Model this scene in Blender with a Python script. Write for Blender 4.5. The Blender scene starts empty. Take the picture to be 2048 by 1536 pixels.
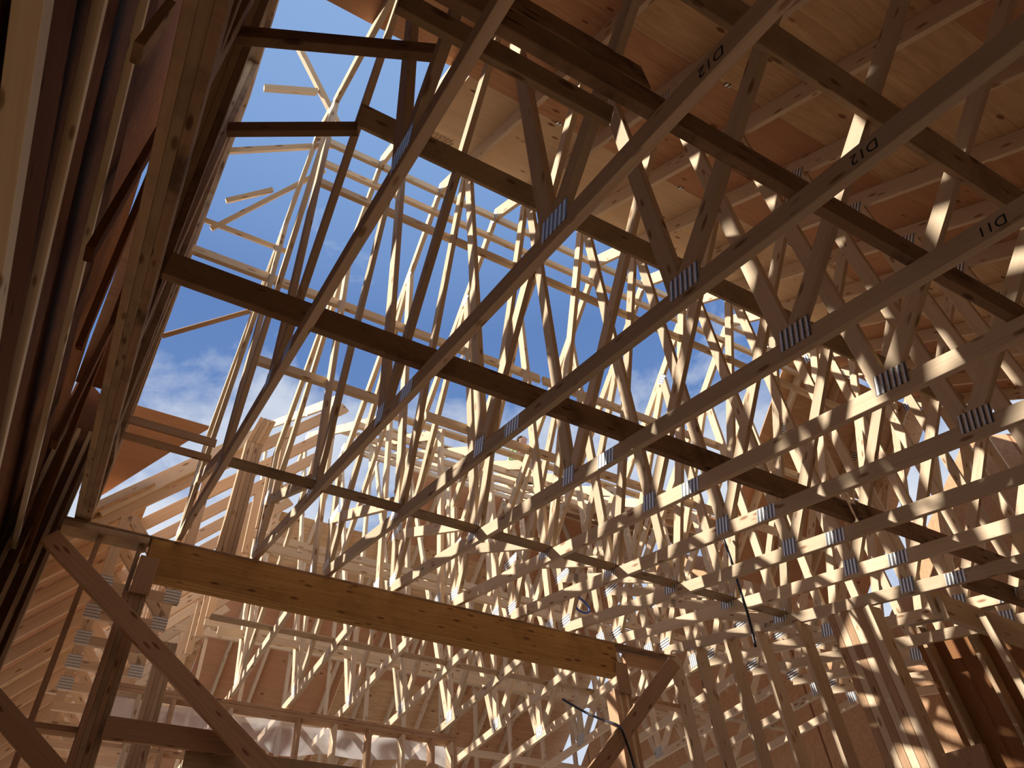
import bpy, bmesh, math, random
from mathutils import Matrix, Vector
random.seed(7)
scene = bpy.context.scene
COL = scene.collection

# ---------------------------------------------------------------- camera, sky, sun, exposure
R3 = [[0.8666857459, -0.4947490787, -0.0638683565],
      [0.3170665522, 0.6451654343, -0.6951477281],
      [0.3851293540, 0.5822241076, 0.7160240703]]
cam_data = bpy.data.cameras.new('camera')
cam = bpy.data.objects.new('camera', cam_data)
COL.objects.link(cam)
cam_data.sensor_fit = 'HORIZONTAL'
cam_data.sensor_width = 36.0
cam_data.lens = 1540.0 / 2048.0 * 36.0
cam_data.clip_start = 0.05
cam_data.clip_end = 500
xr, yd, zf = Vector(R3[0]), Vector(R3[1]), Vector(R3[2])
cm = Matrix.Identity(4)
for r in range(3):
    cm[r][0] = xr[r]; cm[r][1] = -yd[r]; cm[r][2] = -zf[r]
cam.matrix_world = cm
scene.camera = cam
scene.view_settings.view_transform = 'Standard'
scene.view_settings.look = 'None'
scene.view_settings.gamma = 1.0
scene.view_settings.use_curve_mapping = False
scene.view_settings.exposure = 0.0

SUN_TRAVEL = Vector((1.04, -0.72, -1.0)).normalized()
sun_data = bpy.data.lights.new('sun', 'SUN')
sun_data.energy = 9.0
sun_data.angle = math.radians(0.9)
sun_data.color = (1.0, 0.935, 0.83)
sun = bpy.data.objects.new('sun', sun_data)
sun.rotation_euler = SUN_TRAVEL.to_track_quat('-Z', 'Y').to_euler()
COL.objects.link(sun)

world = bpy.data.worlds.new('sky')
scene.world = world
world.use_nodes = True
nt = world.node_tree
nt.nodes.clear()
def N(t, kind, **kw):
    n = t.nodes.new(kind)
    for k, v in kw.items():
        if k in n.inputs: n.inputs[k].default_value = v
        else: setattr(n, k, v)
    return n
def ramp(t, src, stops, interp='LINEAR'):
    n = t.nodes.new('ShaderNodeValToRGB')
    n.color_ramp.interpolation = interp
    el = n.color_ramp.elements
    while len(el) < len(stops): el.new(0.5)
    for e, (p, c) in zip(el, stops):
        e.position = p; e.color = c if len(c) == 4 else (*c, 1)
    t.links.new(src, n.inputs['Fac'])
    return n.outputs['Color']
tc = N(nt, 'ShaderNodeTexCoord')
sx = N(nt, 'ShaderNodeSeparateXYZ'); nt.links.new(tc.outputs['Generated'], sx.inputs[0])
sky_base = ramp(nt, sx.outputs['Z'], [(0.0, (0.55, 0.66, 0.80)), (0.45, (0.30, 0.45, 0.74)), (0.60, (0.15, 0.27, 0.56)), (0.76, (0.125, 0.235, 0.52)), (0.88, (0.22, 0.37, 0.68)), (0.96, (0.27, 0.43, 0.74))])
mp = N(nt, 'ShaderNodeMapping'); mp.inputs['Scale'].default_value = (1, 1, 1.6)
mp.inputs['Location'].default_value = (0.35, 0.1, 0.0)
nt.links.new(tc.outputs['Generated'], mp.inputs['Vector'])
nz = N(nt, 'ShaderNodeTexNoise', Scale=5.2, Detail=9.0, Roughness=0.6, Distortion=0.25)
nt.links.new(mp.outputs[0], nz.inputs['Vector'])
# clouds thicken towards the horizon
hz = ramp(nt, sx.outputs['Z'], [(0.0, (1, 1, 1)), (0.58, (0.75, 0.75, 0.75)), (0.70, (0.42,) * 3), (0.78, (0.12,) * 3), (1.0, (0.08,) * 3)])
ad = N(nt, 'ShaderNodeMath', operation='MULTIPLY_ADD'); ad.inputs[1].default_value = 0.50
nt.links.new(hz, ad.inputs[0]); nt.links.new(nz.outputs['Fac'], ad.inputs[2])
cl = ramp(nt, ad.outputs[0], [(0.68, (0, 0, 0)), (0.86, (0.75, 0.75, 0.75)), (1.0, (1, 1, 1))])
mx = N(nt, 'ShaderNodeMixRGB'); nt.links.new(cl, mx.inputs['Fac'])
nt.links.new(sky_base, mx.inputs['Color1']); mx.inputs['Color2'].default_value = (0.72, 0.77, 0.86, 1)
bg = N(nt, 'ShaderNodeBackground', Strength=1.0)
nt.links.new(mx.outputs[0], bg.inputs['Color'])
wo = N(nt, 'ShaderNodeOutputWorld'); nt.links.new(bg.outputs[0], wo.inputs['Surface'])

# ---------------------------------------------------------------- materials
def new_mat(name, rough=0.85, metal=0.0):
    m = bpy.data.materials.new(name); m.use_nodes = True
    t = m.node_tree; b = t.nodes['Principled BSDF']
    b.inputs['Roughness'].default_value = rough
    b.inputs['Metallic'].default_value = metal
    if 'Specular IOR Level' in b.inputs: b.inputs['Specular IOR Level'].default_value = 0.5 if metal > 0.5 or rough < 0.6 else 0.06
    return m, t, b
def wood_mat(name, light, dark, knot, vary=0.22, stain=0.0, grain=1.0):
    """sawn lumber: grain runs along the member's local x axis"""
    m, t, b = new_mat(name)
    tc = N(t, 'ShaderNodeTexCoord'); oi = N(t, 'ShaderNodeObjectInfo')
    add = N(t, 'ShaderNodeVectorMath', operation='ADD')
    sc = N(t, 'ShaderNodeVectorMath', operation='SCALE'); sc.inputs['Scale'].default_value = 37.0
    cmb = N(t, 'ShaderNodeCombineXYZ')
    for k in range(3): t.links.new(oi.outputs['Random'], cmb.inputs[k])
    t.links.new(cmb.outputs[0], sc.inputs[0])
    t.links.new(tc.outputs['Object'], add.inputs[0]); t.links.new(sc.outputs[0], add.inputs[1])
    m1 = N(t, 'ShaderNodeMapping'); m1.inputs['Scale'].default_value = (1.1, 38, 38)
    t.links.new(add.outputs[0], m1.inputs['Vector'])
    g = N(t, 'ShaderNodeTexNoise', Scale=1.6, Detail=4.0, Roughness=0.6, Distortion=0.4)
    t.links.new(m1.outputs[0], g.inputs['Vector'])
    gc = ramp(t, g.outputs['Fac'], [(0.28, dark), (0.62, light)])
    # knots
    m2 = N(t, 'ShaderNodeMapping'); m2.inputs['Scale'].default_value = (4.4, 15, 15)
    t.links.new(add.outputs[0], m2.inputs['Vector'])
    v = N(t, 'ShaderNodeTexVoronoi', Scale=1.0, Randomness=1.0)
    t.links.new(m2.outputs[0], v.inputs['Vector'])
    kf = ramp(t, v.outputs['Distance'], [(0.0, (1, 1, 1)), (0.13, (0.75, 0.75, 0.75)), (0.21, (0, 0, 0))])
    mk = N(t, 'ShaderNodeMixRGB'); t.links.new(kf, mk.inputs['Fac'])
    t.links.new(gc, mk.inputs['Color1']); mk.inputs['Color2'].default_value = (*knot, 1)
    # board to board tone
    hv = N(t, 'ShaderNodeHueSaturation')
    mr = N(t, 'ShaderNodeMapRange'); mr.inputs['To Min'].default_value = 1.0 - vary; mr.inputs['To Max'].default_value = 1.0 + vary * 0.35
    t.links.new(oi.outputs['Random'], mr.inputs['Value']); t.links.new(mr.outputs[0], hv.inputs['Value'])
    t.links.new(mk.outputs[0], hv.inputs['Color'])
    out = hv.outputs[0]
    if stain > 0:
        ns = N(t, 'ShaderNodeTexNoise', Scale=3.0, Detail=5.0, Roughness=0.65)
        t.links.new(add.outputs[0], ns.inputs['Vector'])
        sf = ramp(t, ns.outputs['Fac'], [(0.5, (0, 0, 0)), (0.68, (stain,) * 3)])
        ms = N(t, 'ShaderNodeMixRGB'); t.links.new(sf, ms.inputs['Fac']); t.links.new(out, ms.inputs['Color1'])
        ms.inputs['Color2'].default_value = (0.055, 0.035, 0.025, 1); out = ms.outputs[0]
    t.links.new(out, b.inputs['Base Color'])
    bp = N(t, 'ShaderNodeBump', Strength=0.25, Distance=0.002)
    t.links.new(g.outputs['Fac'], bp.inputs['Height']); t.links.new(bp.outputs[0], b.inputs['Normal'])
    return m
W_SPF = wood_mat('spruce_lumber', (0.73, 0.57, 0.40), (0.64, 0.48, 0.32), (0.30, 0.16, 0.08))
W_SPF2 = wood_mat('weathered_lumber', (0.50, 0.36, 0.23), (0.425, 0.295, 0.18), (0.20, 0.11, 0.06), stain=0.35)
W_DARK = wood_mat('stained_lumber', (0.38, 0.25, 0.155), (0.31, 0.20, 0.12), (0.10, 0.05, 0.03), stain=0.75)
W_PINK = wood_mat('fir_lumber', (0.56, 0.355, 0.215), (0.475, 0.285, 0.165), (0.20, 0.09, 0.05))
W_TAN = wood_mat('tan_lumber', (0.66, 0.45, 0.28), (0.57, 0.37, 0.215), (0.24, 0.12, 0.06))
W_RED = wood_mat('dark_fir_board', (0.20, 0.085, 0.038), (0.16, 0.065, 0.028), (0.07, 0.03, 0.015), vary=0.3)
W_PALE = wood_mat('painted_bounce_board', (0.90, 0.78, 0.60), (0.84, 0.70, 0.52), (0.30, 0.18, 0.10), vary=0.05)  # paler than the spruce; light bounced onto the strips is put into the colour
def ply_mat(name, light, dark, warm, osb=False):
    m, t, b = new_mat(name, 0.8)
    tc = N(t, 'ShaderNodeTexCoord'); oi = N(t, 'ShaderNodeObjectInfo')
    add = N(t, 'ShaderNodeVectorMath', operation='ADD')
    sc = N(t, 'ShaderNodeVectorMath', operation='SCALE'); sc.inputs['Scale'].default_value = 23.0
    cmb = N(t, 'ShaderNodeCombineXYZ')
    for k in range(3): t.links.new(oi.outputs['Random'], cmb.inputs[k])
    t.links.new(cmb.outputs[0], sc.inputs[0])
    t.links.new(tc.outputs['Object'], add.inputs[0]); t.links.new(sc.outputs[0], add.inputs[1])
    m1 = N(t, 'ShaderNodeMapping'); m1.inputs['Scale'].default_value = (1.0, 7.0, 7.0) if not osb else (9, 22, 9)
    t.links.new(add.outputs[0], m1.inputs['Vector'])
    g = N(t, 'ShaderNodeTexNoise', Scale=2.2, Detail=6.0, Roughness=0.62, Distortion=1.2)
    t.links.new(m1.outputs[0], g.inputs['Vector'])
    c1 = ramp(t, g.outputs['Fac'], [(0.32, dark), (0.66, light)])
    hv = N(t, 'ShaderNodeMixRGB'); hv.inputs['Color2'].default_value = (*warm, 1)
    fr = ramp(t, oi.outputs['Random'], [(0.25, (0, 0, 0)), (0.6, (0.85, 0.85, 0.85))])
    t.links.new(fr, hv.inputs['Fac']); t.links.new(c1, hv.inputs['Color1'])
    mg = N(t, 'ShaderNodeMixRGB', blend_type='MULTIPLY', Fac=0.45)
    t.links.new(hv.outputs[0], mg.inputs['Color1']); t.links.new(ramp(t, g.outputs['Fac'], [(0.3, (0.72,) * 3), (0.7, (1, 1, 1))]), mg.inputs['Color2'])
    m2 = N(t, 'ShaderNodeMapping'); m2.inputs['Scale'].default_value = (3.4, 6.5, 0.0)
    t.links.new(add.outputs[0], m2.inputs['Vector'])
    v = N(t, 'ShaderNodeTexVoronoi', Scale=1.0)
    t.links.new(m2.outputs[0], v.inputs['Vector'])
    kf = ramp(t, v.outputs['Distance'], [(0.0, (1, 1, 1)), (0.09, (0.8, 0.8, 0.8)), (0.14, (0, 0, 0))])
    mk = N(t, 'ShaderNodeMixRGB'); t.links.new(kf, mk.inputs['Fac']); t.links.new(mg.outputs[0], mk.inputs['Color1'])
    mk.inputs['Color2'].default_value = (0.20, 0.08, 0.035, 1)
    t.links.new(mk.outputs[0], b.inputs['Base Color'])
    return m
PLY = ply_mat('plywood', (0.70, 0.48, 0.28), (0.57, 0.36, 0.20), (0.52, 0.265, 0.15))
PLYRED = ply_mat('reddish_plywood', (0.60, 0.34, 0.19), (0.49, 0.255, 0.14), (0.52, 0.27, 0.15))
PLYNEW = ply_mat('new_pale_plywood', (0.76, 0.56, 0.36), (0.66, 0.46, 0.28), (0.70, 0.50, 0.31))
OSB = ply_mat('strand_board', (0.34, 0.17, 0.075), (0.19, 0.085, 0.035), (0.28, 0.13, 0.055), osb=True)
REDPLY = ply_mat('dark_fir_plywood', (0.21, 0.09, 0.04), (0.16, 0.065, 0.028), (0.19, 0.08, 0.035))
LVL = wood_mat('laminated_veneer', (0.50, 0.28, 0.10), (0.38, 0.20, 0.065), (0.16, 0.07, 0.03), vary=0.06, stain=0.25)
def plate_mat(nm='toothed_plate', hi=(0.86, 0.86, 0.86), lo=(0.09, 0.095, 0.10), metal=0.85, rough=0.38):
    m, t, b = new_mat(nm, rough, metal)
    tc = N(t, 'ShaderNodeTexCoord'); sp = N(t, 'ShaderNodeSeparateXYZ'); t.links.new(tc.outputs['Object'], sp.inputs[0])
    def wave(src, freq, ph=0.0):
        a = N(t, 'ShaderNodeMath', operation='MULTIPLY_ADD'); a.inputs[1].default_value = freq; a.inputs[2].default_value = ph
        t.links.new(src, a.inputs[0]); s = N(t, 'ShaderNodeMath', operation='SINE'); t.links.new(a.outputs[0], s.inputs[0]); return s.outputs[0]
    w1 = wave(sp.outputs['X'], 2 * math.pi / 0.029)      # bands of slots
    w2 = wave(sp.outputs['Z'], 2 * math.pi / 0.0085)
    mlt = N(t, 'ShaderNodeMath', operation='MULTIPLY_ADD'); mlt.inputs[1].default_value = 0.55
    t.links.new(w2, mlt.inputs[0]); t.links.new(w1, mlt.inputs[2])
    c = ramp(t, mlt.outputs[0], [(-0.05, hi), (0.40, lo)])
    t.links.new(c, b.inputs['Base Color'])
    bp = N(t, 'ShaderNodeBump', Strength=0.5, Distance=0.003); t.links.new(mlt.outputs[0], bp.inputs['Height']); t.links.new(bp.outputs[0], b.inputs['Normal'])
    return m
PLATE = plate_mat()
PLATE2 = plate_mat('weathered_plate', (0.62, 0.56, 0.48), (0.30, 0.26, 0.21), 0.2, 0.55)
def flat_mat(name, col, rough=0.6, metal=0.0):
    m, t, b = new_mat(name, rough, metal); b.inputs['Base Color'].default_value = (*col, 1)
    return m
HOSE = flat_mat('blue_hose', (0.03, 0.09, 0.35), 0.35)
CABLE = flat_mat('black_cable', (0.012, 0.014, 0.03), 0.4)
ROPE = flat_mat('white_rope', (0.75, 0.72, 0.66), 0.8)
INK = flat_mat('marker_ink', (0.012, 0.01, 0.012), 0.5)
INKB = flat_mat('brown_stamp_ink', (0.10, 0.045, 0.03), 0.6)
GREENCAMO, _t, _b = new_mat('patterned_green_cloth', 0.85)
_tc = N(_t, 'ShaderNodeTexCoord'); _n = N(_t, 'ShaderNodeTexNoise', Scale=22.0, Detail=2.0)
_t.links.new(_tc.outputs['Object'], _n.inputs['Vector'])
_t.links.new(ramp(_t, _n.outputs['Fac'], [(0.42, (0.08, 0.12, 0.05)), (0.5, (0.30, 0.45, 0.18)), (0.56, (0.65, 0.85, 0.45))], 'CONSTANT'), _b.inputs['Base Color'])
BLACKC = flat_mat('black_cloth', (0.02, 0.02, 0.024), 0.85)
LEATHER = flat_mat('black_leather', (0.015, 0.013, 0.012), 0.5)
SKIN = flat_mat('skin', (0.55, 0.30, 0.20), 0.55)
HAIR = flat_mat('brown_hair', (0.06, 0.03, 0.015), 0.7)
SUBFLOOR = ply_mat('subfloor_panel', (0.62, 0.43, 0.24), (0.48, 0.31, 0.16), (0.55, 0.36, 0.19))
def film_mat():
    m = bpy.data.materials.new('clear_plastic_film'); m.use_nodes = True; t = m.node_tree; t.nodes.clear()
    o = N(t, 'ShaderNodeOutputMaterial'); tr = N(t, 'ShaderNodeBsdfTransparent'); tr.inputs['Color'].default_value = (0.93, 0.93, 0.95, 1)
    d = N(t, 'ShaderNodeBsdfTranslucent'); d.inputs['Color'].default_value = (0.85, 0.82, 0.82, 1)
    g = N(t, 'ShaderNodeBsdfDiffuse'); g.inputs['Color'].default_value = (0.80, 0.76, 0.76, 1)
    a = N(t, 'ShaderNodeMixShader', Fac=0.5); t.links.new(d.outputs[0], a.inputs[1]); t.links.new(g.outputs[0], a.inputs[2])
    tc = N(t, 'ShaderNodeTexCoord'); n = N(t, 'ShaderNodeTexNoise', Scale=2.5, Detail=3.0); t.links.new(tc.outputs['Object'], n.inputs['Vector'])
    f = ramp(t, n.outputs['Fac'], [(0.4, (0.42,) * 3), (0.6, (0.72,) * 3)])
    b = N(t, 'ShaderNodeMixShader'); t.links.new(f, b.inputs[0]); t.links.new(tr.outputs[0], b.inputs[1]); t.links.new(a.outputs[0], b.inputs[2])
    t.links.new(b.outputs[0], o.inputs['Surface']); return m
FILM = film_mat()

# ---------------------------------------------------------------- builders
def tag(o, label=None, cat=None, group=None, kind=None):
    if label: o['label'] = label
    if cat: o['category'] = cat
    if group: o['group'] = group
    if kind: o['kind'] = kind
    return o
def empty(name, loc, label=None, cat=None, group=None):
    o = bpy.data.objects.new(name, None); o.empty_display_size = 0.1
    o.location = loc; COL.objects.link(o)
    return tag(o, label, cat, group)
def link_mesh(name, bm, mat, parent=None, mw=None):
    me = bpy.data.meshes.new(name); bm.to_mesh(me); bm.free()
    me.materials.append(mat)
    o = bpy.data.objects.new(name, me); COL.objects.link(o)
    if parent: o.parent = parent
    if mw is not None: o.matrix_local = mw
    return o
MESHCACHE = {}
def box_mesh(name, L, T, D, mat, bev=0.0025):
    key = (name, round(L, 4), round(T, 4), round(D, 4), mat.name)
    if key in MESHCACHE: return MESHCACHE[key]
    bm = bmesh.new()
    bmesh.ops.create_cube(bm, size=1.0)
    for v in bm.verts: v.co = Vector((v.co.x * L, v.co.y * T, v.co.z * D))
    if bev: bmesh.ops.bevel(bm, geom=bm.edges[:], offset=bev, segments=1, affect='EDGES')
    me = bpy.data.meshes.new(name); bm.to_mesh(me); bm.free(); me.materials.append(mat)
    MESHCACHE[key] = me
    return me
def board(name, p0, p1, T, D, mat, up=(0, 0, 1), parent=None, bev=0.0025):
    """a straight piece of lumber p0 -> p1; D is measured along 'up', T across it; the grain follows its length"""
    p0, p1 = Vector(p0), Vector(p1); d = p1 - p0; L = d.length; x = d / L
    z = Vector(up); z = (z - z.dot(x) * x).normalized(); y = z.cross(x)
    o = bpy.data.objects.new(name, box_mesh(name, L, T, D, mat, bev)); COL.objects.link(o)
    m = Matrix((x, y, z)).transposed().to_4x4(); m.translation = (p0 + p1) / 2
    if parent: o.parent = parent
    o.matrix_local = m
    return o
def rel(parent, p): return Vector(p) - parent.location
def tube(name, pts, r, mat, parent=None, res=6):
    cu = bpy.data.curves.new(name, 'CURVE'); cu.dimensions = '3D'; cu.bevel_depth = r; cu.bevel_resolution = 2; cu.resolution_u = res
    s = cu.splines.new('NURBS'); s.points.add(len(pts) - 1); s.use_endpoint_u = True; s.order_u = 3
    for p, q in zip(s.points, pts): p.co = (*q, 1)
    tmp = bpy.data.objects.new(name, cu); COL.objects.link(tmp)
    dg = bpy.context.evaluated_depsgraph_get(); me = bpy.data.meshes.new_from_object(tmp.evaluated_get(dg))
    bpy.data.objects.remove(tmp); bpy.data.curves.remove(cu)
    me.materials.clear(); me.materials.append(mat)
    for p in me.polygons: p.use_smooth = True
    o = bpy.data.objects.new(name, me); COL.objects.link(o)
    if parent: o.parent = parent
    return o
def copy_tree(o, parent=None):
    c = o.copy(); COL.objects.link(c)
    if parent: c.parent = parent
    for ch in list(o.children): copy_tree(ch, c)
    return c
ORD = ['first', 'second', 'third', 'fourth', 'fifth', 'sixth', 'seventh', 'eighth', 'ninth', 'tenth', 'eleventh', 'twelfth', 'thirteenth', 'fourteenth', 'fifteenth', 'sixteenth']

TH = 0.038
def zc(y): return 2.003 + 0.2905 * y          # underside of the sloped bottom chords
def zr(y): return 4.03 + 0.74 * y              # underside of the rising top chords
RIDGE = 3.47
def zr2(y): return zr(RIDGE) - 0.86 * (y - RIDGE)
def yz(root, name, a, b, D, mat, T=TH, xo=0.0):
    return board(name, (xo, a[0], a[1]), (xo, b[0], b[1]), T, D, mat, up=(0, -(b[1] - a[1]), (b[0] - a[0])), parent=root)
def plate(root, y, z, w, h, ang, side=-1, xo=0.0, xt=TH, name='connector_plate'):
    c, s = math.cos(ang), math.sin(ang)
    x = xo + side * (xt / 2 + 0.0012)
    return board(name, (x, y - c * w / 2, z - s * w / 2), (x, y + c * w / 2, z + s * w / 2), 0.002, h, PLATE, up=(0, -s, c), parent=root, bev=0)
CH = math.atan(0.2905)
def vault_truss(root, xo=0.0, mat=W_SPF, plates=True, thick=TH):
    k = math.cos(CH)
    hd = 0.047 / k
    WT = thick - 0.001
    yz(root, 'bottom_chord', (-4.75, zc(-4.75) + hd), (5.66, zc(5.66) + hd), 0.094, mat, thick, xo)
    ka = 0.070 / math.cos(math.atan(0.74))
    yz(root, 'top_chord', (-4.75, zr(-4.75) + ka), (RIDGE + 0.02, zr(RIDGE + 0.02) + ka), 0.139, mat, thick, xo)
    yz(root, 'top_chord', (RIDGE - 0.02, zr(RIDGE) + ka), (5.70, zr2(5.70) + ka), 0.10, mat, thick, xo)
    def web(a, b): yz(root, 'web', a, b, 0.089, mat, WT, xo)
    cb = lambda y: zc(y) + 0.085
    ta = lambda y: zr(y) + 0.01
    web((1.245, cb(1.245)), (1.245, ta(1.245)))
    web((1.20, cb(1.2) + 0.03), (-0.28, ta(-0.28)))
    web((2.90, cb(2.9)), (2.90, ta(2.90)))
    web((2.86, cb(2.86) + 0.03), (1.30, ta(1.30)))
    web((4.12, cb(4.12)), (4.12, zr2(4.12) + 0.02))
    web((4.05, cb(4.05) + 0.03), (2.95, ta(2.93)))
    web((5.655, 3.70), (5.655, zr2(5.655) + 0.03))
    web((5.60, 3.74), (4.17, zr2(4.17) - 0.02))
    web((5.60, 4.22), (4.22, 3.44))
    web((-0.35, cb(-0.35)), (-0.35, ta(-0.35)))
    web((-0.40, cb(-0.4) + 0.03), (-1.75, ta(-1.75)))
    web((-1.8, cb(-1.8)), (-1.8, ta(-1.8)))
    if plates:
        plate(root, 1.19, zc(1.19) + 0.10, 0.175, 0.105, CH, xo=xo, xt=thick)
        plate(root, 2.90, zc(2.90) + 0.085, 0.12, 0.11, CH, xo=xo, xt=thick)
        plate(root, 2.54, zc(2.54) + 0.047, 0.15, 0.088, CH, xo=xo, xt=thick)
        plate(root, 4.12, zc(4.12) + 0.10, 0.15, 0.11, CH, xo=xo, xt=thick)
        plate(root, 5.64, 3.76, 0.09, 0.16, math.pi / 2, xo=xo, xt=thick)
        plate(root, 5.60, 4.25, 0.08, 0.26, math.pi / 2, xo=xo, xt=thick)
        plate(root, 1.27, zr(1.27) + 0.0, 0.13, 0.10, math.atan(0.74), xo=xo, xt=thick)
        plate(root, 2.93, zr(2.93) + 0.0, 0.13, 0.10, math.atan(0.74), xo=xo, xt=thick)
        plate(root, RIDGE, zr(RIDGE) + 0.03, 0.12, 0.12, 0.0, xo=xo, xt=thick)
        plate(root, 4.12, zr2(4.12) + 0.01, 0.11, 0.10, -math.atan(0.86), xo=xo, xt=thick)
XI = [None] + [0.43 + 0.612 * i + TH / 2 for i in range(14)]

girder = empty('girder_truss', (-0.245, 0, 0), 'dark three-ply girder truss along the left edge of the open bay', 'roof truss')
for q in (-1, 0, 1):
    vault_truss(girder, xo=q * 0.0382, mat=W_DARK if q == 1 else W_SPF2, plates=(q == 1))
proto = empty('vault_truss', (XI[1], 0, 0), None, 'roof truss', 'vaulted roof trusses over the bay')
vault_truss(proto)
TL = ['shaded vaulted roof truss standing next to the dark three-ply girder',
      'second vaulted roof truss from the girder, upper of the two chords marked D12',
      'third vaulted roof truss from the girder, lower of the two chords marked D12',
      'fourth vaulted roof truss from the girder, D11 marked near the right edge',
      'fifth vaulted roof truss from the girder, just right of the D11 chord',
      'sixth vaulted roof truss from the girder, its plate catching a bright glint',
      'seventh vaulted roof truss from the girder, chord striped with sun and shade',
      'eighth vaulted roof truss from the girder, next but one before the stud wall',
      'ninth vaulted roof truss from the girder, sitting directly on the stud wall',
      'first vaulted roof truss standing past the stud wall',
      'second vaulted roof truss standing past the stud wall',
      'third vaulted roof truss standing past the stud wall',
      'fourth vaulted roof truss standing past the stud wall',
      'fifth vaulted roof truss standing past the stud wall']
proto['label'] = TL[0]
def mark(root, text, y, z, size, name='handwritten_mark', mat=None, spin=0.0, xo=0.0, flip=1):
    cu = bpy.data.curves.new(name, 'FONT'); cu.body = text; cu.size = size; cu.extrude = 0.0002; cu.align_x = 'CENTER'; cu.align_y = 'CENTER'
    tmp = bpy.data.objects.new(name, cu); COL.objects.link(tmp)
    me = bpy.data.meshes.new_from_object(tmp.evaluated_get(bpy.context.evaluated_depsgraph_get()))
    bpy.data.objects.remove(tmp); bpy.data.curves.remove(cu)
    me.materials.clear(); me.materials.append(mat or INK)
    o = bpy.data.objects.new(name, me); COL.objects.link(o); o.parent = root
    a = CH + spin; x = Vector((0, -math.cos(a), -math.sin(a))); n = Vector((-1, 0, 0)); up = n.cross(x)
    m = Matrix((x, up, n)).transposed().to_4x4(); m.translation = (xo - TH / 2 - 0.0012, y, z); o.matrix_local = m
    return o
trusses = [None, proto]
for i in range(2, 15):
    c = copy_tree(proto); c.location.x = XI[i]; c['label'] = TL[i - 1]; trusses.append(c)
def on_truss(i, x, y):
    v = Matrix(R3).transposed() @ Vector((x - 1024, y - 768, 1540)); v *= (XI[i] - TH / 2) / v.x; return v.y, v.z
for i, t, x, y, sz, sp in ((2, 'D12', 1412, 108, 0.062, math.pi), (3, 'D12', 1722, 296, 0.06, math.pi), (4, 'D11', 1985, 452, 0.06, math.pi), (9, 'B11', 1537, 1253, 0.055, 0), (5, 'D11', 1905, 447, 0.0001, 0)):
    if sz < 0.001: continue
    yy, z_ = on_truss(i, x, y)
    mark(trusses[i], t, yy, zc(yy) + 0.047, sz, spin=sp)

# ---- roof panels on the rising slope
SL = math.sqrt(1 + 0.74 ** 2); un = Vector((0, 0.74, -1)).normalized()
def panel(x0, x1, y0, y1, zfun, label, group, slope, mat=PLY, th=0.0127, name='plywood_panel'):
    p0, p1 = Vector((x0, (y0 + y1) / 2, zfun((y0 + y1) / 2))), Vector((x1, (y0 + y1) / 2, zfun((y0 + y1) / 2)))
    n = Vector((0, -slope, 1)).normalized()
    o = board(name, p0 + n * th / 2, p1 + n * th / 2, math.hypot(y1 - y0, zfun(y1) - zfun(y0)) - 0.0015, th, mat, up=n, bev=0)
    return tag(o, label, 'plywood sheet', group)
zs = lambda y: zr(y) + 0.1755
rows = [(-4.9, -3.98), (-3.98, -3.0), (-3.0, -2.01), (-2.01, -1.02), (-1.02, -0.03), (-0.03, 0.99), (0.99, 2.005)]
for r, (a, b) in enumerate(rows):
    x = -0.70 if r % 2 else -0.70 - 1.22
    k = 0
    while x < 6.9:
        panel(max(x, -0.70) + 0.001, x + 2.439, a, b, zs, 'roof plywood sheet in row %s below the open edge, %s from the left end' % (ORD[len(rows) - 1 - r], ORD[k]), 'roof sheathing sheets on the near slope', 0.74, mat=PLYRED if (r + k) % 3 else PLY)
        x += 2.44; k += 1
x = 1.20; k = 0
for x1 in (3.63, 6.07, 8.5):
    panel(x, x1 - 0.004, 2.008, 3.01, zs, 'roof plywood sheet of the topmost short row, %s from the open sky' % ORD[k], 'roof sheathing sheets on the near slope', 0.74, mat=PLYNEW if k < 2 else PLYRED); x = x1; k += 1

zfr = lambda y: zr2(y) + 0.142
for r, (a, b) in enumerate([(3.50, 4.55), (4.56, 5.62)]):  # sheets added at right to keep the sun off the wall behind
    panel(6.35, 8.9, a, b, zfr, 'plywood sheet on the far side of the main ridge at right, %s row' % ORD[r], 'roof sheathing sheets past the main ridge', -0.86)
panel(6.35, 8.9, 3.015, 3.46, zs, 'narrow plywood strip just under the main ridge at right', None, 0.74)  # strip added to carry the sun-blocking cover up to the ridge
# ---- blocking along the ridge and braces that tie the trusses together
def tie(name, x0, x1, y, z, T, D, mat, label, cat='brace board', up=(0, 0, 1), group=None):
    return tag(board(name, (x0, y, z), (x1, y, z), T, D, mat, up=up), label, cat, group)
for i in range(1, 10):
    x0 = XI[i] + TH / 2 + 0.002; x1 = XI[i + 1] - TH / 2 - 0.002
    tie('ridge_block', x0, x1, RIDGE, zr(RIDGE) + 0.03, TH, 0.089, W_SPF, 'short ridge block between truss %s and truss %s of the bay' % (ORD[i - 1], ORD[i]), 'blocking', group='ridge blocks')
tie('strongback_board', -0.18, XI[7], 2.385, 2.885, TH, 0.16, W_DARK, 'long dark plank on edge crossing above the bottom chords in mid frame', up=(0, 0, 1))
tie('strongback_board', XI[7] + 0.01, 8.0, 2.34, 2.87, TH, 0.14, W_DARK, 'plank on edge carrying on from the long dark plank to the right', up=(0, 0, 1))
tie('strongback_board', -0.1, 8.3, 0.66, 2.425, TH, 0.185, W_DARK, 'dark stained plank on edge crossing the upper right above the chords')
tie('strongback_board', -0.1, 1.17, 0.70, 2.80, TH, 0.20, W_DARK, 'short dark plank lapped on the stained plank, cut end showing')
tie('lateral_brace', XI[1] - 0.02, 5.6, 1.93, 4.12, TH, 0.13, W_SPF2, 'brown lateral brace crossing the webs below the roof plywood', up=(0, -0.6, 0.8))
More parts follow.
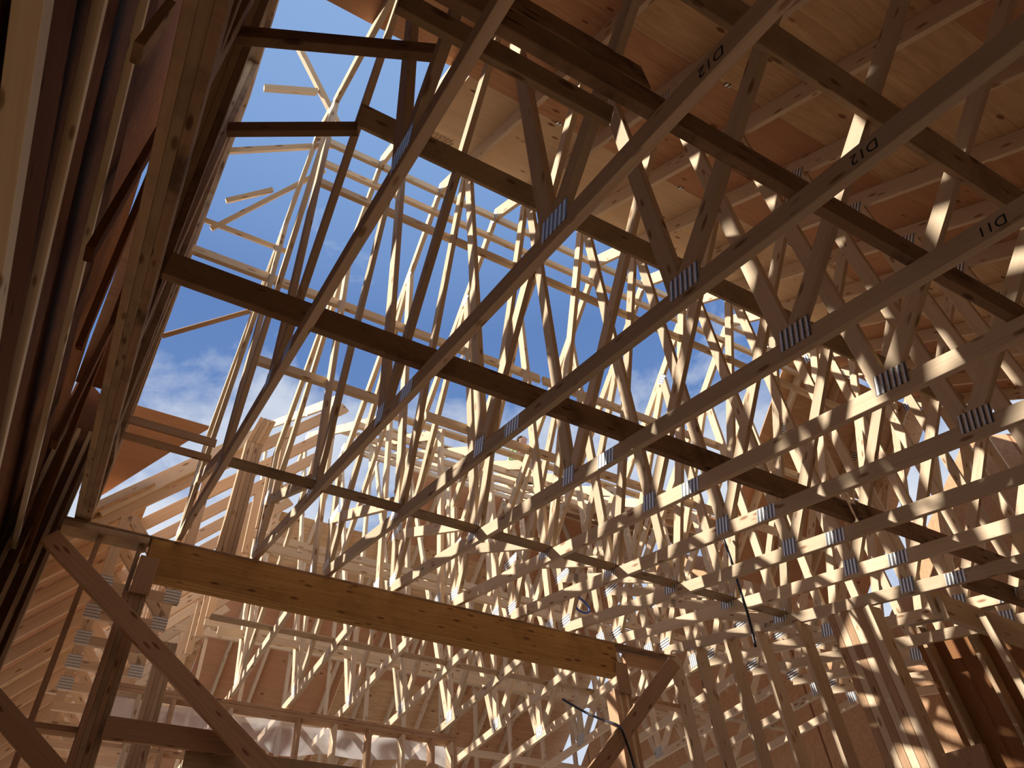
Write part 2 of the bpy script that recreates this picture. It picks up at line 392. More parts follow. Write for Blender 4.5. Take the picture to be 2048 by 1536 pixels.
tie('lateral_brace', XI[2] - 0.3, 7.4, 0.40, 3.15, TH, 0.13, W_SPF2, 'tan lateral brace crossing the upper right corner', up=(0, -0.6, 0.8))
tie('lateral_brace', XI[1] - 0.2, XI[2] + 0.02, 0.83, 2.66, TH, 0.075, W_SPF2, 'narrow brown brace beside the dark plank at top centre', up=(0, -0.5, 0.86))
tie('lateral_brace', XI[1] - 0.02, 5.38, 4.075, zc(4.075) + 0.105, 0.089, 0.019, W_SPF2, 'thin flat batten lying on the bottom chords near the beam', up=(0, 0, 1))
for x0, x1, y, z, w, lb in [(0.55, 6.9, 3.62, 6.51, 0.089, 'highest long brace, parallel to and just below the ridge blocks'), (0.52, 6.9, 3.24, 5.52, 0.089, 'knotty long brace, second below the ridge blocks'),
                     (-0.20, 3.1, 4.20, 5.38, 0.10, 'brown long brace right above the long dark plank'), (3.14, 7.0, 4.20, 5.38, 0.10, 'right-hand continuation of the brown long brace'),
                     (0.44, 1.62, 4.20, 4.39, 0.089, 'short tan brace against the clouds just below the long dark plank'), (1.9, 6.8, 4.20, 4.39, 0.089, 'tan brace under the long dark plank to the right of the clouds')]:
    tie('lateral_brace', x0, x1, y, z, TH, w, W_SPF, lb, up=(0, 0.1, 1))
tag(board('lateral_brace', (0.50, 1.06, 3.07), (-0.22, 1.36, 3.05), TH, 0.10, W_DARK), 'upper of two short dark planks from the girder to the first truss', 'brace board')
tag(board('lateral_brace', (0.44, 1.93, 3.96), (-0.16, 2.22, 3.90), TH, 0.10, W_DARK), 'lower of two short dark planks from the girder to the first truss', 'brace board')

# ---- metal clips in the seams and ink stamps on the roof plywood
for yy, xs in ((0.985, (1.35, 2.57, 3.8)), (2.003, (1.98, 3.2, 4.42))):
    for xx in xs:
        tag(board('panel_clip', (xx - 0.022, yy, zs(yy) - 0.004), (xx + 0.022, yy, zs(yy) - 0.004), 0.03, 0.008, PLATE, up=(0, -0.6, 0.8), bev=0), 'small shiny clip in a seam of the roof plywood', 'panel clip', 'clips in the roof plywood seams')
def on_roof(x, y):
    v = Matrix(R3).transposed() @ Vector((x - 1024, y - 768, 1540)); return v * ((4.03 + 0.1755) / (v.z - 0.74 * v.y))
panels = [o for o in bpy.data.objects if o.name.startswith('plywood_panel')]
for k, (px, py) in enumerate([(1572, 88), (1432, 12), (1490, 345), (880, 205 + 70), (1985, 440)]):
    c = on_roof(px, py); bm = bmesh.new(); n = Vector((0, -0.74, 1)).normalized(); u = Vector((1, 0, 0)); v = n.cross(u)
    rnd = random.Random(k)
    for row in range(5):
        t = -0.11
        while t < 0.11:
            w_ = rnd.uniform(0.008, 0.03); h_ = 0.009
            q0 = c - n * 0.0015 + u * t + v * (row * 0.022 - 0.05)
            bm.faces.new([bm.verts.new(q0), bm.verts.new(q0 + u * w_), bm.verts.new(q0 + u * w_ + v * h_), bm.verts.new(q0 + v * h_)])
            t += w_ + rnd.uniform(0.006, 0.014)
    best = min(panels, key=lambda o: (o.location - c).length)
    st = link_mesh('grade_stamp', bm, INKB); st.parent = best; st.matrix_parent_inverse = best.matrix_basis.inverted()
tie('lateral_brace', -0.17, XI[1] - 0.02, 4.60, 3.84, 0.019, 0.07, W_TAN, 'upper of two thin boards crossing in front of the lone plywood sheet', up=(0, 0, 1))
tie('lateral_brace', -0.17, XI[1] - 0.02, 4.66, 3.74, 0.019, 0.06, W_TAN, 'lower of two thin boards crossing in front of the lone plywood sheet', up=(0, 0, 1))
# ---- laminated beam, top plate, posts
beam = empty('laminated_beam', (0.26, 5.6, 3.29), 'long amber laminated beam spanning between the two posts', 'beam')
for q in range(3):
    y = 5.604 + q * 0.0446
    board('beam_ply', rel(beam, (0.262, y, 3.443)), rel(beam, (4.62, y, 3.443)), 0.0440, 0.302, LVL, parent=beam)
tie('top_plate', -0.36, 5.40, 5.65, 3.604, 0.14, 0.020, W_DARK, 'dark thin plate capping the laminated beam', 'wall plate', up=(0, 0, 1))
tie('top_plate', -0.36, 0.245, 5.65, 3.565, 0.14, 0.055, W_SPF2, 'short double plate at the left end of the laminated beam', 'wall plate')
tie('top_plate', 4.76, 5.36, 5.65, 3.50, 0.038, 0.14, W_PINK, 'short board between the right post and the stud wall corner', 'wall plate')
tie('top_plate', 4.76, 5.36, 5.60, 3.07, 0.089, 0.038, W_PINK, 'flat block under the right end of the beam by the corner', 'blocking')
def post(x0, n, top, y, label, mats):
    p = empty('built_up_post', (x0, y, -1.6), label, 'post')
    for q in range(n):
        xx = x0 + 0.0195 + q * 0.039
        board('post_ply', rel(p, (xx, y, -1.6)), rel(p, (xx, y, top)), 0.14, 0.038, mats[q % len(mats)], up=(1, 0, 0), parent=p)
    return p
post(0.19, 4, 3.13, 5.66, 'four-ply post carrying the left end of the beam', [W_PINK, W_SPF2])
post(4.53, 5, 3.13, 5.66, 'multi-ply post carrying the right end of the beam', [W_PINK, W_SPF])
tag(board('scab_block', (0.288, 5.572, 3.115), (0.288, 5.572, 3.425), 0.014, 0.135, W_PINK, up=(1, 0, 0)), 'split wooden scab nailed over the left beam joint', 'block')
tag(board('scab_block', (4.645, 5.572, 3.10), (4.645, 5.572, 3.40), 0.02, 0.14, W_PINK, up=(1, 0, 0)), 'split wooden scab nailed over the right beam joint', 'block')
tag(board('diagonal_brace', (-0.40, 5.48, 3.36), (1.70, 5.48, 1.75), 0.038, 0.135, W_PINK, up=(0.6, 0, 0.8)), 'long diagonal plank falling from the left plate end to the bottom edge', 'brace board')
tag(board('diagonal_brace', (-0.75, 5.46, 2.52), (0.50, 5.46, 1.55), 0.038, 0.135, W_PINK, up=(0.6, 0, 0.8)), 'lower diagonal plank cutting the bottom left corner', 'brace board')
tag(board('diagonal_brace', (5.25, 5.47, 3.47), (3.95, 5.47, 2.15), 0.038, 0.14, W_PINK, up=(-0.7, 0, 0.7)), 'diagonal plank crossing the right post at the bottom edge', 'brace board')
tag(board('cripple_stud', (-0.09, 5.66, 3.55), (-0.07, 5.66, -1.6), 0.09, 0.038, W_PINK, up=(1, 0, 0)), 'slim lone stud left of the four-ply post', 'stud')
tag(board('cripple_stud', (0.20, 5.66, 3.14), (0.20, 5.66, 3.54), 0.09, 0.03, W_SPF2, up=(1, 0, 0)), 'stubby cripple between plate and left post', 'stud')
tag(board('header_board', (0.33, 5.56, 2.16), (1.18, 5.56, 2.16), 0.038, 0.14, W_PINK), 'short horizontal board fixed to the left post', 'brace board')
tag(board('header_board', (0.86, 5.60, 2.06), (3.3, 5.60, 2.06), 0.038, 0.14, W_SPF2), 'longer horizontal board lapped behind the short one at lower left', 'brace board')
tag(board('header_board', (-0.07, 5.7, 2.16), (0.19, 5.7, 2.16), 0.09, 0.038, W_PINK), 'little block between the slim stud and the left post', 'blocking')

# ---- trusses with flat bottom chords beyond the beam
def flat_truss(root, mat=W_SPF, y1=14.2):
    zb = 3.66
    pk = 9.4; zt = lambda y: 5.85 + 0.74 * (y - 5.8) if y < pk else 5.85 + 0.74 * (pk - 5.8) - 0.74 * (y - pk)
    yz(root, 'bottom_chord', (5.74, zb + 0.045), (y1, zb + 0.045), 0.089, mat)
    yz(root, 'top_chord', (5.74, zt(5.74)), (pk, zt(pk)), 0.12, mat)
    yz(root, 'top_chord', (pk, zt(pk)), (y1 - 0.05, zt(y1 - 0.05)), 0.12, mat)
    def web(a, b): yz(root, 'web', a, b, 0.089, mat, TH - 0.001)
    z0 = zb + 0.08
    web((5.79, z0), (5.79, zt(5.79)))
    web((8.03, z0), (8.03, zt(8.03)))
    web((7.98, z0), (5.86, zt(5.86)))
    web((8.10, z0 + 0.03), (9.5, zt(9.5)))
    web((10.8, z0), (10.8, zt(10.8)))
    plate(root, 8.03, zb + 0.09, 0.15, 0.12, 0)
    plate(root, 5.80, zb + 0.10, 0.12, 0.14, 0)
    plate(root, 10.75, zb + 0.08, 0.15, 0.10, 0)
    plate(root, 9.42, zt(9.4) - 0.02, 0.14, 0.14, 0)
    plate(root, 6.95, zt(6.95) - 0.03, 0.12, 0.10, math.atan(0.74))
    return zt
ft = empty('flat_bottom_truss', (1.59, 0, 0), None, 'roof truss', 'flat-bottomed trusses beyond the beam')
ztf = flat_truss(ft)
FX = [1.59 + 0.612 * i for i in range(12)]
for i, xx in enumerate(FX):
    c = ft if i == 0 else copy_tree(ft)
    c.location.x = xx
    c['label'] = 'flat-bottomed truss beyond the beam, %s one counted from the left' % ORD[i]
for q, y in enumerate((6.0, 7.0, 8.3)):
    tie('purlin', 2.3, 8.5, y, ztf(y) + 0.105, 0.089, TH, W_SPF, 'flat purlin on top of the far trusses, %s row up from the beam' % ORD[q], 'purlin', group='flat purlins on the far trusses')
tie('lateral_brace', 1.0, 8.4, 6.87, 3.76, 0.089, 0.019, W_SPF2, 'thin flat batten lying on the flat bottom chords beyond the beam')
# purlins and the far roof sheathing
for q, y in enumerate((6.4, 7.2, 8.1, 8.9)):
    tie('purlin', 2.0 + 0.3 * q, 8.5, y, ztf(y) - 0.11, TH, 0.089, W_SPF, 'continuous purlin under the far trusses, %s row from the beam' % ORD[q], 'purlin', group='purlins on the far trusses')
for q, (y, zz) in enumerate(((6.7, 4.5), (7.7, 5.3), (8.2, 4.35), (9.3, 5.0), (9.3, 6.2), (10.2, 4.3), (10.7, 5.6), (11.6, 4.9), (12.5, 4.3), (13.0, 3.9))):
    tie('purlin', 1.3 if q < 5 else -0.2, 8.5, y, zz, TH, 0.089, W_SPF, 'long tie board in the far attic, %s row behind the stud wall' % ORD[q], 'purlin', group='tie boards in the far attic')
zfs = lambda y: ztf(y) + 0.076
for r, (a, b) in enumerate([(9.5, 10.5), (10.5, 11.5), (11.5, 12.5), (12.5, 13.5), (13.5, 14.5), (14.5, 15.2)]):
    x = [4.1, 1.7, -0.66, -0.66, -0.66, -0.66][r]; k = 0
    while x < 8.9:
        panel(x, x + 2.436, a, b, zfs, 'far slope plywood sheet, %s row down, %s from the left' % (ORD[r], ORD[k]), 'roof sheathing sheets on the far slope', -0.74); x += 2.44; k += 1

for r in range(4):  # added cover that blocks the sun over the right-hand framing
    a = 5.85 + 0.88 * r
    panel(6.1, 8.9, a, a + 0.875, zfs, 'near slope plywood sheet over the far trusses at right, %s row up' % ORD[r], 'roof sheathing sheets over the far trusses', 0.74)
panel(-0.70, -0.31, 3.50, 5.6, zfr, 'narrow dark plywood strip beside the girder on the far side of the ridge', None, -0.86, mat=REDPLY)
# ---- sheet and valley framing at the left behind the girder
def poly_panel(name, pts, th, mat, label=None, cat=None, group=None, kind=None):
    bm = bmesh.new(); n = (Vector(pts[1]) - Vector(pts[0])).cross(Vector(pts[2]) - Vector(pts[0])).normalized()
    a = [bm.verts.new(Vector(p)) for p in pts]; b = [bm.verts.new(Vector(p) + n * th) for p in pts]
    bm.faces.new(a[::-1]); bm.faces.new(b)
    for i in range(len(a)): bm.faces.new((a[i], a[(i + 1) % len(a)], b[(i + 1) % len(a)], b[i]))
    bmesh.ops.recalc_face_normals(bm, faces=bm.faces[:])
    o = link_mesh(name, bm, mat); return tag(o, label, cat, group, kind)
zv = lambda y: 9.44 - 0.74 * y
poly_panel('plywood_panel', [(-0.40, 5.88, zv(5.88)), (0.47, 5.88, zv(5.88)), (0.30, 6.05, zv(6.05)), (-0.24, 6.62, zv(6.62)), (-0.40, 6.62, zv(6.62))], 0.0127, PLY,
           'reddish plywood sheet with a slanting cut edge, lone against the sky at left', 'plywood sheet')
tag(board('valley_rafter', (-0.205, 6.459, 4.307), (1.046, 6.459, 5.74), 0.038, 0.14, W_SPF, up=(-0.7, 0, 0.7)), 'thick sloping rafter under the lone plywood sheet at left', 'rafter')
def wing_truss(root, mat=W_TAN):
    def xzm(name, a, b, D, T=TH): board(name, (a[0], 0, a[1]), (b[0], 0, b[1]), T - (0.001 if name == 'web' else 0), D, mat, up=(-(b[1] - a[1]), 0, b[0] - a[0]), parent=root)
    zt = lambda x: 4.40 + 1.1 * x
    xzm('top_chord', (-2.6, zt(-2.6)), (1.9, zt(1.9)), 0.12)
    xzm('bottom_chord', (0.0, 3.64), (0.66, 3.64), 0.089)
    xzm('web', (0.045, 3.64), (0.045, zt(0.045)), 0.089)
    xzm('web', (0.62, 3.68), (0.62, zt(0.62)), 0.089)
    xzm('web', (0.08, 4.35), (0.60, 3.72), 0.089)
    xzm('web', (1.3, 4.9), (1.3, zt(1.3)), 0.089)
    for (x, z) in ((0.045, 3.66), (0.60, 3.66)):
        board('connector_plate', (x, -0.021, z - 0.065), (x, -0.021, z + 0.065), 0.002, 0.13, PLATE2, up=(1, 0, 0), parent=root, bev=0)
wt = empty('wing_truss', (0, 6.5, 0), None, 'roof truss', 'steep wing trusses at lower left')
wing_truss(wt)
for i in range(14):
    c = wt if i == 0 else copy_tree(wt)
    c.location.y = 6.5 + 0.5 * i
    if i >= 5:
        for ch in [h for h in c.children if h.name.startswith('connector_plate')]: bpy.data.objects.remove(ch)
    c['label'] = 'steep wing truss at lower left, %s one behind the beam' % ORD[i]
for r in range(8):
    y0 = 6.4 + 0.85 * r
    x0, x1 = (-0.68 if r == 0 else -2.7), 0.18
    zt = lambda x: 4.40 + 1.1 * x + 0.09
    poly_panel('plywood_panel', [(x0, y0, zt(x0)), (x1, y0, zt(x1)), (x1, y0 + 0.845, zt(x1)), (x0, y0 + 0.845, zt(x0))], 0.0127, PLY,
               'plywood strip over the steep wing trusses, %s one behind the beam' % ORD[r], 'plywood sheet', 'sheathing strips on the wing roof')
g2 = empty('built_up_post', (0.66, 7.2, -1.6), 'dark multi-ply bearing post seen under the left end of the beam', 'post')
for q in range(4):
    board('post_ply', rel(g2, (0.68 + q * 0.039, 7.2, -1.6)), rel(g2, (0.68 + q * 0.039, 7.2, 3.58)), 0.14, 0.038, W_SPF2, up=(1, 0, 0), parent=g2)
bund = empty('truss_bundle', (0.72, 5.75, 3.6), 'upright bundle of four plies with cut tops standing on the beam', 'post')
for q in range(4):
    board('post_ply', rel(bund, (0.79 + q * 0.039, 5.86, 3.68)), rel(bund, (0.82 + q * 0.039, 5.86, 5.02)), 0.10, 0.037, W_TAN, up=(1, 0, 0), parent=bund)
    board('cut_top', rel(bund, (0.82 + q * 0.039, 5.86, 5.0)), rel(bund, (0.88 + q * 0.039, 5.80, 5.28)), 0.11, 0.037, W_TAN, up=(1, 0, 0), parent=bund)
board('foot_block', rel(bund, (0.76, 5.80, 3.65)), rel(bund, (0.94, 5.80, 3.65)), 0.16, 0.045, W_DARK, parent=bund)

# ---- stud wall with plastic film behind the beam
YW = 8.30
tie('top_plate', 0.45, 4.22, YW, 3.62, 0.14, 0.038, W_PINK, 'upper plate of the stud wall with plastic film', 'wall plate')
tie('top_plate', 0.45, 4.22, YW, 3.58, 0.14, 0.038, W_PINK, 'lower plate of the stud wall with plastic film', 'wall plate')
sx_ = [0.72, 1.05, 1.62, 2.35, 2.75, 3.15, 3.55, 3.92, 4.16, 4.20]
for i, xx in enumerate(sx_):
    tag(board('wall_stud', (xx, YW, -1.6), (xx, YW, 3.56), 0.14, 0.038, W_PINK if i % 2 else W_SPF, up=(1, 0, 0)), 'stud of the film-covered wall, %s counted from the left' % ORD[i], 'stud', 'studs of the film-covered wall')
def film(name, x0, x1, z0, z1, y, label):
    bm = bmesh.new(); nx, nz = 40, 6; g = []
    for i in range(nx + 1):
        col = []
        for j in range(nz + 1):
            u, v = i / nx, j / nz
            sag = 0.05 * math.sin(u * 9.0) * (1 - v) + 0.03 * math.sin(u * 23) * (1 - v)
            col.append(bm.verts.new((x0 + (x1 - x0) * u, y + 0.03 * math.sin(u * 31 + v * 4), z0 + (z1 - z0) * v + sag)))
        g.append(col)
    for i in range(nx):
        for j in range(nz): bm.faces.new((g[i][j], g[i + 1][j], g[i + 1][j + 1], g[i][j + 1]))
    o = link_mesh(name, bm, FILM)
    for p in o.data.polygons: p.use_smooth = True
    return tag(o, label, 'plastic film')
film('plastic_film', 0.5, 4.2, 3.30, 3.56, YW + 0.09, 'cloudy plastic film strip stapled behind the stud wall')
tie('sill_board', 0.45, 1.62, YW, 3.06, 0.09, 0.038, W_PINK, 'short sill in the left part of the film-covered wall', 'blocking')
tie('window_header', 1.0, 3.9, YW, 2.72, 0.05, 0.20, LVL, 'brown header low in the film-covered wall at the bottom edge', 'header')

# ---- stud wall under the ninth truss and the sheathed wall beyond
XW = XI[9]
studs = [5.18, 4.77, 4.39, 3.95]
for i, y in enumerate(studs):
    tag(board('wall_stud', (XW, y, -1.6), (XW, y, zc(y) - 0.003), 0.038, 0.14, W_SPF, up=(1, 0, 0)), 'tall stud under the ninth truss, %s one right of the corner' % ORD[i], 'stud', 'tall studs under the ninth truss')
tag(board('wall_stud', (XW, 5.55, -1.6), (XW, 5.55, 3.56), 0.038, 0.14, W_SPF, up=(1, 0, 0)), 'corner stud where the beam line meets the right stud wall', 'stud')
p2 = empty('built_up_post', (XW, 3.5, -1.6), 'wide sun-dappled built-up post under the ninth truss', 'post')
for q in range(6):
    board('post_ply', rel(p2, (XW, 3.60 - q * 0.066, -1.6)), rel(p2, (XW, 3.60 - q * 0.066, zc(3.60 - q * 0.066) - 0.02)), 0.064, 0.14, [W_PINK, W_SPF][q % 2], up=(1, 0, 0), parent=p2)
XO = 6.7
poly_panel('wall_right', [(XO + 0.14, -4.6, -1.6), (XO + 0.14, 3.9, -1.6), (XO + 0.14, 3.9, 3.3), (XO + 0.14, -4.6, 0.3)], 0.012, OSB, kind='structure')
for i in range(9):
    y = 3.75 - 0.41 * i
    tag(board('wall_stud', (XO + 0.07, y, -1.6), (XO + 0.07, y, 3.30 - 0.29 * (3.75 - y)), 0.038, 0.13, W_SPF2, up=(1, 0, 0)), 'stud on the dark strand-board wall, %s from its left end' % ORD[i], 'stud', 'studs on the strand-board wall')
for z in (1.75,):
    tie_o = tag(board('wall_blocking', (XO + 0.07, 3.7, z), (XO + 0.07, 0.2, z), 0.13, 0.038, W_SPF2), 'blocking line across the dark strand-board wall', 'blocking')
tag(board('wall_plate', (XO + 0.07, 3.85, 3.42), (XO + 0.07, -1.5, 3.42 - 0.29 * 5.35), 0.13, 0.076, W_SPF2), 'sloping top plate of the strand-board wall', 'wall plate')
hb = empty('header_beam', (5.40, 2.75, 2.73), 'sun-streaked multi-ply header running into the lower right corner', 'beam')
board('beam_ply', rel(hb, (5.42, 2.78, 2.70)), rel(hb, (7.2, 2.62, 2.45)), 0.045, 0.20, W_SPF, parent=hb)
board('beam_ply', rel(hb, (5.42, 2.84, 2.78)), rel(hb, (7.2, 2.68, 2.53)), 0.045, 0.20, W_SPF, parent=hb)
board('beam_ply', rel(hb, (5.42, 2.55, 2.82)), rel(hb, (7.4, 2.40, 2.66)), 0.045, 0.15, W_SPF2, parent=hb)
tag(board('board_end', (5.20, 3.05, 1.1), (5.20, 2.98, 1.74), 0.038, 0.28, W_PINK, up=(0, 1, 0)), 'pale pinkish board end poking up at the bottom right', 'board')
tag(board('wall_stud', (5.6, 2.62, -1.6), (5.6, 2.62, 2.60), 0.05, 0.05, W_SPF, up=(1, 0, 0)), 'rough-edged stud with bark in front of the strand-board wall', 'stud')

# ---- sheathed wall at left with the ledgers nailed to it
poly_panel('wall_left', [(-0.72, -5.0, -1.15), (-0.72, 7.0, -1.15), (-0.72, 7.0, 4.0), (-0.72, 6.3, 4.6), (-0.72, 5.7, 4.95), (-0.72, 4.87, 5.2), (-0.72, 4.19, 5.52), (-0.72, 3.2, 5.8), (-0.72, 1.9, 5.55), (-0.72, -5, 0.4)], 0.012, REDPLY, kind='structure')  # stops short of the floor; unseen gap added so sun bounces upward
def ledge(y0, z0, y1, z1, x, w, h, label):
    r = empty('ledger', (x, y0, z0), label, 'ledger')
    board('pale_edge', rel(r, (x, y0, z0)), rel(r, (x, y1, z1)), w, w * 1.1, W_PALE, parent=r)  # edge brightened by its board colour, standing in for bounced light
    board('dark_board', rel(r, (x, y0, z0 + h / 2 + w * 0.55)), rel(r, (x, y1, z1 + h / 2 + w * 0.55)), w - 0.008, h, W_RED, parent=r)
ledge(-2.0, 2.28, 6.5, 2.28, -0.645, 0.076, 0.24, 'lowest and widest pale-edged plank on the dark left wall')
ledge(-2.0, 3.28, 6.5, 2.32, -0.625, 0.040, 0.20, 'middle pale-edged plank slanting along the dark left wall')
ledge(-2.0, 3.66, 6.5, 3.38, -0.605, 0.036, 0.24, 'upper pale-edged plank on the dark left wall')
for i, (p, q) in enumerate([((2.58, 3.0), (2.58, 5.0)), ((4.38, 3.3), (4.42, 5.0)), ((5.62, 3.2), (3.4, 5.5)), ((3.55, 3.35), (2.62, 4.9)), ((1.58, 3.02), (1.58, 3.50))]):
    lab = ['upright board with a metal plate against the dark left wall', 'far upright board against the dark left wall', 'long sloping board in the dark left wall', 'second sloping board between the uprights of the left wall', 'bark-edged upright stub at the top of the dark left wall'][i]
    tag(board('wall_web', (-0.50, p[0], p[1]), (-0.50, q[0], q[1]), 0.038, 0.089, W_RED if i < 4 else W_DARK, up=(0, -(q[1] - p[1]), q[0] - p[0])), lab, 'board')

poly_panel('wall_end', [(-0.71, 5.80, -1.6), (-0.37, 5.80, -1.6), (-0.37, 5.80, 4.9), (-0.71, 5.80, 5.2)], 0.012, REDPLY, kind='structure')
for i, xx in enumerate((-0.375, -0.44, -0.53, -0.63)):
    tag(board('wall_stud', (xx, 5.72, -1.6), (xx, 5.72, 4.5), 0.10, 0.03, W_SPF2, up=(1, 0, 0)), 'stud of the short end wall at the left edge, %s from the open bay' % ORD[i], 'stud', 'studs of the short end wall')
# bits of lumber left lying over the open far slope
def on_far(x, y, lift=0.0):
    v = Matrix(R3).transposed() @ Vector((x - 1024, y - 768, 1540)); return v * ((6.6 + 0.13 + lift + 0.86 * 3.47) / (v.z + 0.86 * v.y))
for k, (a, b, lab, mt) in enumerate([((528, 176), (634, 184), 'short plank with a slanting end high in the blue gap at left', W_SPF), ((596, 92), (676, 250), 'board sloping down to the right at the top of the blue gap', W_SPF),
        ((405, 305), (668, 291), 'long pale plank across the middle of the blue gap', W_SPF), ((422, 458), (648, 342), 'pale board rising to the right in the blue gap', W_SPF), ((452, 402), (545, 380), 'stub plank beside the rising board in the blue gap', W_SPF),
        ((388, 432), (580, 506), 'plank sloping gently down to the webs in the blue gap', W_SPF), ((325, 672), (500, 622), 'lone plank low in the blue gap above the clouds', W_PINK)]):
    p, q = on_far(*a, lift=0.045), on_far(*b, lift=0.045)
    tag(board('overframing_board', p, q, 0.04, 0.135, mt, up=(0, 0.65, 0.76)), lab, 'board')

# ---- floor and closing walls of the building
poly_panel('floor', [(-0.7, -5.2, -1.62), (9.5, -5.2, -1.62), (9.5, 15.2, -1.62), (-0.7, 15.2, -1.62)], 0.02, SUBFLOOR, kind='structure')
poly_panel('wall_back', [(-3.0, 15.2, -1.6), (9.5, 15.2, -1.6), (9.5, 15.2, 3.6), (-3.0, 15.2, 3.6)], 0.012, OSB, kind='structure')
poly_panel('wall_near', [(-0.7, -5.15, -1.6), (9.5, -5.15, -1.6), (9.5, -5.15, 0.5), (-0.7, -5.15, 0.5)], 0.012, OSB, kind='structure')
poly_panel('wall_side', [(9.3, -5.2, -1.6), (9.3, 3.9, -1.6), (9.3, 3.95, 2.2), (9.3, 15.2, 2.2), (9.3, 15.2, 3.6), (9.3, 9.4, 8.3), (9.3, 6.0, 5.8), (9.3, 5.6, 4.8), (9.3, 3.4, 6.4), (9.3, -5, 0.4)], 0.012, PLY, kind='structure')  # low opening added, out of view, to let sky light onto the left ledgers

# ---- hoses and cords
def P(x, y, t):      # point along a sight line at distance t, for fixing loose hoses in the room
    v = Matrix(R3).transposed() @ Vector((x - 1024, y - 768, 1540)); v.normalize(); return tuple(v * t)
def at_y(x, y, Y):
    v = Matrix(R3).transposed() @ Vector((x - 1024, y - 768, 1540)); return tuple(v * (Y / v.y))
tag(tube('air_hose', [at_y(1125, 1398, 6.3), at_y(1160, 1420, 6.2), at_y(1205, 1440, 5.9), at_y(1240, 1450, 5.42), at_y(1250, 1475, 5.42), at_y(1262, 1510, 5.42), at_y(1275, 1560, 5.42)], 0.012, CABLE), 'black and blue hose hanging over the diagonal plank at the right post', 'hose')
tag(tube('air_hose', [at_y(1445, 1072, 3.9), at_y(1463, 1120, 3.85), at_y(1480, 1180, 3.8), at_y(1500, 1240, 3.75), at_y(1511, 1293, 3.75)], 0.011, CABLE), 'dark hose dangling in front of the eighth truss', 'hose')
tag(tube('air_hose', [at_y(1145, 1190, 6.0), at_y(1160, 1195, 6.0), at_y(1180, 1215, 6.0), at_y(1178, 1228, 6.0), at_y(1155, 1222, 6.0), at_y(1146, 1200, 6.0), at_y(1150, 1185, 6.0), at_y(1130, 1180, 6.0), at_y(1090, 1230, 6.0), at_y(1108, 1265, 6.0)], 0.011, HOSE), 'coiled blue hose hooked above the beam', 'hose')
tag(tube('air_hose', [at_y(1676, 838, 4.0), at_y(1705, 852, 4.1), at_y(1740, 880, 4.2)], 0.016, HOSE), 'short stretch of bright blue hose between the right trusses', 'hose')
tag(tube('rope', [at_y(1012, 575, 4.9), at_y(985, 620, 4.9), at_y(930, 705, 4.9), at_y(905, 745, 4.9)], 0.012, ROPE), 'thin white rope slanting against the blue sky', 'rope')

# ---- a worker crouching up on the far trusses
def skin_mesh(name, verts, edges, mat, parent=None, sub=1, root=0):
    me = bpy.data.meshes.new(name); me.from_pydata([v[:3] for v in verts], edges, []); me.materials.append(mat)
    o = bpy.data.objects.new(name, me); COL.objects.link(o)
    if parent: o.parent = parent
    md = o.modifiers.new('Skin', 'SKIN'); md.use_smooth_shade = True
    for i, v in enumerate(verts):
        r = v[3]; sv = me.skin_vertices[0].data[i]; sv.radius = (r, r) if not isinstance(r, tuple) else r; sv.use_root = (i == root)
    sb = o.modifiers.new('Sub', 'SUBSURF'); sb.levels = sub; sb.render_levels = sub
    return o
wk = empty('person', at_y(1033, 996, 9.0), 'person crouching high on the far trusses in a green patterned shirt and black trousers', 'person')
wk.rotation_euler = (0, 0, 0.5)
V = [(0, 0.05, .46, .12), (0, -.03, .66, .13), (0, -.12, .86, .14), (0, -.17, 1.0, .06), (0, -.20, 1.09, .055),
     (.10, .02, .43, .09), (.19, -.34, .55, .065), (.16, -.10, .12, .045), (.17, -.13, .05, .045), (.18, -.30, .03, .035),
     (-.10, .02, .43, .09), (-.19, -.34, .55, .065), (-.16, -.10, .12, .045), (-.17, -.13, .05, .045), (-.18, -.30, .03, .035),
     (.19, -.12, .93, .055), (.28, -.30, .70, .042), (.20, -.50, .60, .030), (-.19, -.12, .93, .055), (-.28, -.30, .70, .042), (-.20, -.50, .60, .030),
     (.19, -.56, .585, .032), (-.19, -.56, .585, .032)]
EDG = [(0, 1), (1, 2), (2, 3), (3, 4), (0, 5), (5, 6), (6, 7), (7, 8), (8, 9), (0, 10), (10, 11), (11, 12), (12, 13), (13, 14), (2, 15), (15, 16), (16, 17), (2, 18), (18, 19), (19, 20), (17, 21), (20, 22)]
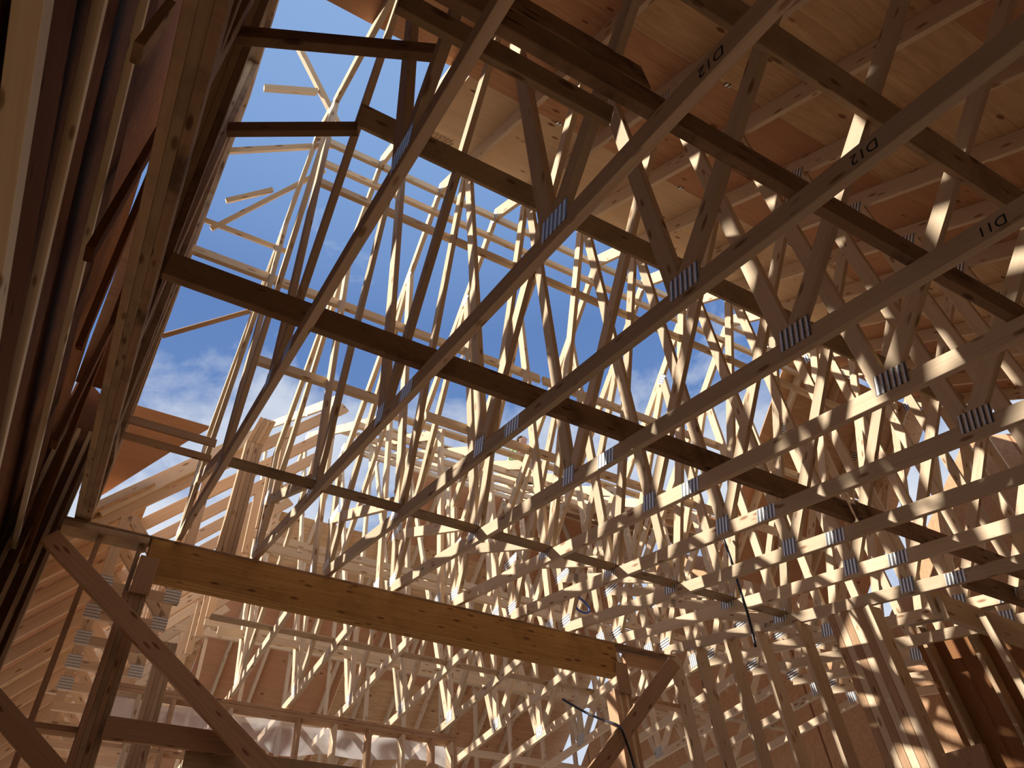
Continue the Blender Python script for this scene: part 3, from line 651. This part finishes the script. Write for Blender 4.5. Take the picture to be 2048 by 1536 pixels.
for sd, b0 in ((1, 21), (-1, 22)):
    for k, (dx, ln) in enumerate(((-.03, .062), (-.011, .075), (.009, .07), (.028, .055))):
        n = len(V); x = .19 * sd + dx
        V += [(x, -.60, .58, .010), (x, -.60 - ln * .6, .57, .009), (x, -.60 - ln * .85, .545, .008)]
        EDG += [(b0, n), (n, n + 1), (n + 1, n + 2)]
    n = len(V); V += [(.19 * sd - .045 * sd, -.56, .575, .011), (.19 * sd - .06 * sd, -.60, .56, .009)]; EDG += [(b0, n), (n, n + 1)]
skin_mesh('body', V, EDG, SKIN, wk)
def sub(idx, name, mat, grow):
    mp_ = {j: k for k, j in enumerate(idx)}
    skin_mesh(name, [(*V[j][:3], V[j][3] + grow) for j in idx], [(mp_[a], mp_[b]) for a, b in EDG if a in mp_ and b in mp_], mat, wk)
sub([0, 1, 2, 15, 16, 18, 19], 'shirt', GREENCAMO, 0.022)
sub([0, 5, 6, 7, 10, 11, 12], 'trousers', BLACKC, 0.02)
sub([8, 9], 'boot', LEATHER, 0.02)
sub([13, 14], 'boot', LEATHER, 0.02)
def blob(name, mat, loc, sc, parent):
    bm = bmesh.new(); bmesh.ops.create_icosphere(bm, subdivisions=3, radius=1.0)
    for v in bm.verts:
        c = v.co.copy()
        if name == 'head':
            if c.z < 0: c.x *= 1 + 0.28 * c.z; c.y *= 1 + 0.12 * c.z          # narrowing to the chin
            if abs(c.x) < 0.22 and -0.35 < c.z < 0.12 and c.y < -0.6: c.y -= 0.20 * (1 - abs(c.x) / 0.22)   # nose
            if 0.2 < abs(c.x) < 0.55 and 0.0 < c.z < 0.25 and c.y < -0.6: c.y += 0.10                       # eye sockets
            if abs(c.x) > 0.9 and abs(c.z) < 0.25 and abs(c.y) < 0.25: c.x *= 1.18                            # ears
        v.co = Vector((c.x * sc[0], c.y * sc[1], c.z * sc[2])) + Vector(loc)
    o = link_mesh(name, bm, mat, parent)
    for p in o.data.polygons: p.use_smooth = True
    return o
blob('head', SKIN, (0, -.22, 1.19), (.075, .095, .115), wk)
blob('hair', HAIR, (0, -.195, 1.225), (.083, .095, .095), wk)
